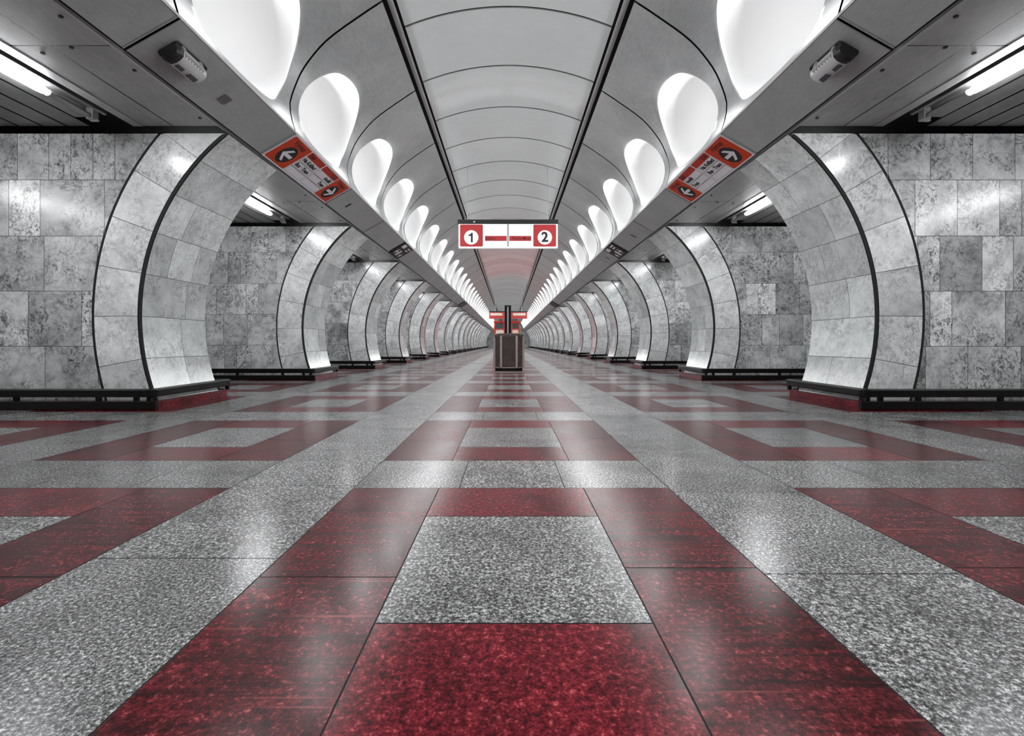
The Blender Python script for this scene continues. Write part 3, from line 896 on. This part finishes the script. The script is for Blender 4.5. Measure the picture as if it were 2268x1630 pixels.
# ------------------------------------------------------------------ far sign and booth
def far_sign():
    Y = 45.0
    root = thing('far_sign', 'red hanging sign with two cream fields far down the hall', 'sign', (0, Y, 3.6))
    def B(x0, x1, z0, z1, y0, y1, m, name):
        q = MB(); q.box(x0, x1, y0, y1, z0 - 3.6, z1 - 3.6); return obj(name, q, m, root)
    B(-1.78, 1.74, 3.54, 3.64, -0.1, 0.1, M['darkbar'], 'top_bar')
    B(-1.74, 1.70, 2.95, 3.54, -0.07, 0.07, M['boothred'], 'panel')
    B(-1.62, -0.55, 3.24, 3.46, -0.08, -0.069, M['cream'], 'cream_field')
    B(0.42, 1.55, 3.24, 3.46, -0.08, -0.069, M['cream'], 'cream_field')
    B(-1.74, -0.45, 3.08, 3.13, -0.08, -0.069, M['redtag'], 'lower_band')
    B(0.35, 1.70, 3.08, 3.13, -0.08, -0.069, M['redtag'], 'lower_band')
    for x in (-1.2, 1.2):
        q = MB(); q.tube((x, 0, 0.02), (x, 0, cz(x) - 3.6), 0.012); obj('hanger_rod', q, M['rail'], root)
far_sign()
def booth():
    root = thing('staff_booth', 'red booth with cream panels and dark windows, beyond the waste bin', 'booth', (-0.1, 48.0, 0))
    b = MB(); b.box(-1.25, 1.2, -0.9, 0.9, 0, 0.9); obj('counter', b, M['boothred'], root, bevel=0.02)
    b = MB(); b.box(-1.2, 1.15, -0.85, 0.85, 0.9, 1.5); obj('lower_wall', b, M['boothred'], root)
    for x0, x1 in ((-1.1, -0.35), (0.4, 1.05)):
        b = MB(); b.box(x0, x1, -0.865, -0.84, 1.62, 1.98); obj('cream_panel', b, M['cream'], root)
        b = MB(); b.box(x0, x1, -0.865, -0.84, 2.12, 2.62); obj('window', b, M['glass'], root)
    b = MB(); b.box(-1.2, 1.15, -0.85, 0.85, 1.5, 2.7); obj('upper_wall', b, M['boothred'], root)
    b = MB(); b.box(-1.3, 1.25, -0.95, 0.95, 2.7, 2.84); obj('roof', b, M['redtag'], root, bevel=0.02)
    for x in (-1.2, 0.42, 1.12):
        b = MB(); b.box(x - 0.05, x + 0.05, -0.92, -0.86, 0.9, 2.72); obj('frame_post', b, M['orange'], root)
booth()

# ------------------------------------------------------------------ world, camera, view
w = bpy.data.worlds.new('world'); S.world = w; w.use_nodes = True
w.node_tree.nodes['Background'].inputs[0].default_value = (0.5, 0.5, 0.5, 1); w.node_tree.nodes['Background'].inputs[1].default_value = 0.0
cam = bpy.data.cameras.new('camera'); co = bpy.data.objects.new('camera', cam); C.objects.link(co)
co.location = (0, 0, H); co.rotation_euler = (PI/2, 0, 0)
cam.sensor_fit = 'HORIZONTAL'; cam.sensor_width = 36; cam.lens = 1100/2268*36
cam.shift_x = (1134 - 1126)/2268; cam.shift_y = -(815 - 761)/2268
cam.clip_start = 0.02; cam.clip_end = 300
S.camera = co
S.view_settings.view_transform = 'Standard'; S.view_settings.look = 'None'
S.view_settings.exposure = 0.55; S.view_settings.gamma = 1.0; S.view_settings.use_curve_mapping = False
try:
    S.cycles.use_denoising = True
    S.cycles.max_bounces = 7; S.cycles.diffuse_bounces = 4; S.cycles.glossy_bounces = 3; S.cycles.adaptive_threshold = 0.02
    S.cycles.sample_clamp_indirect = 6.0
except Exception: pass
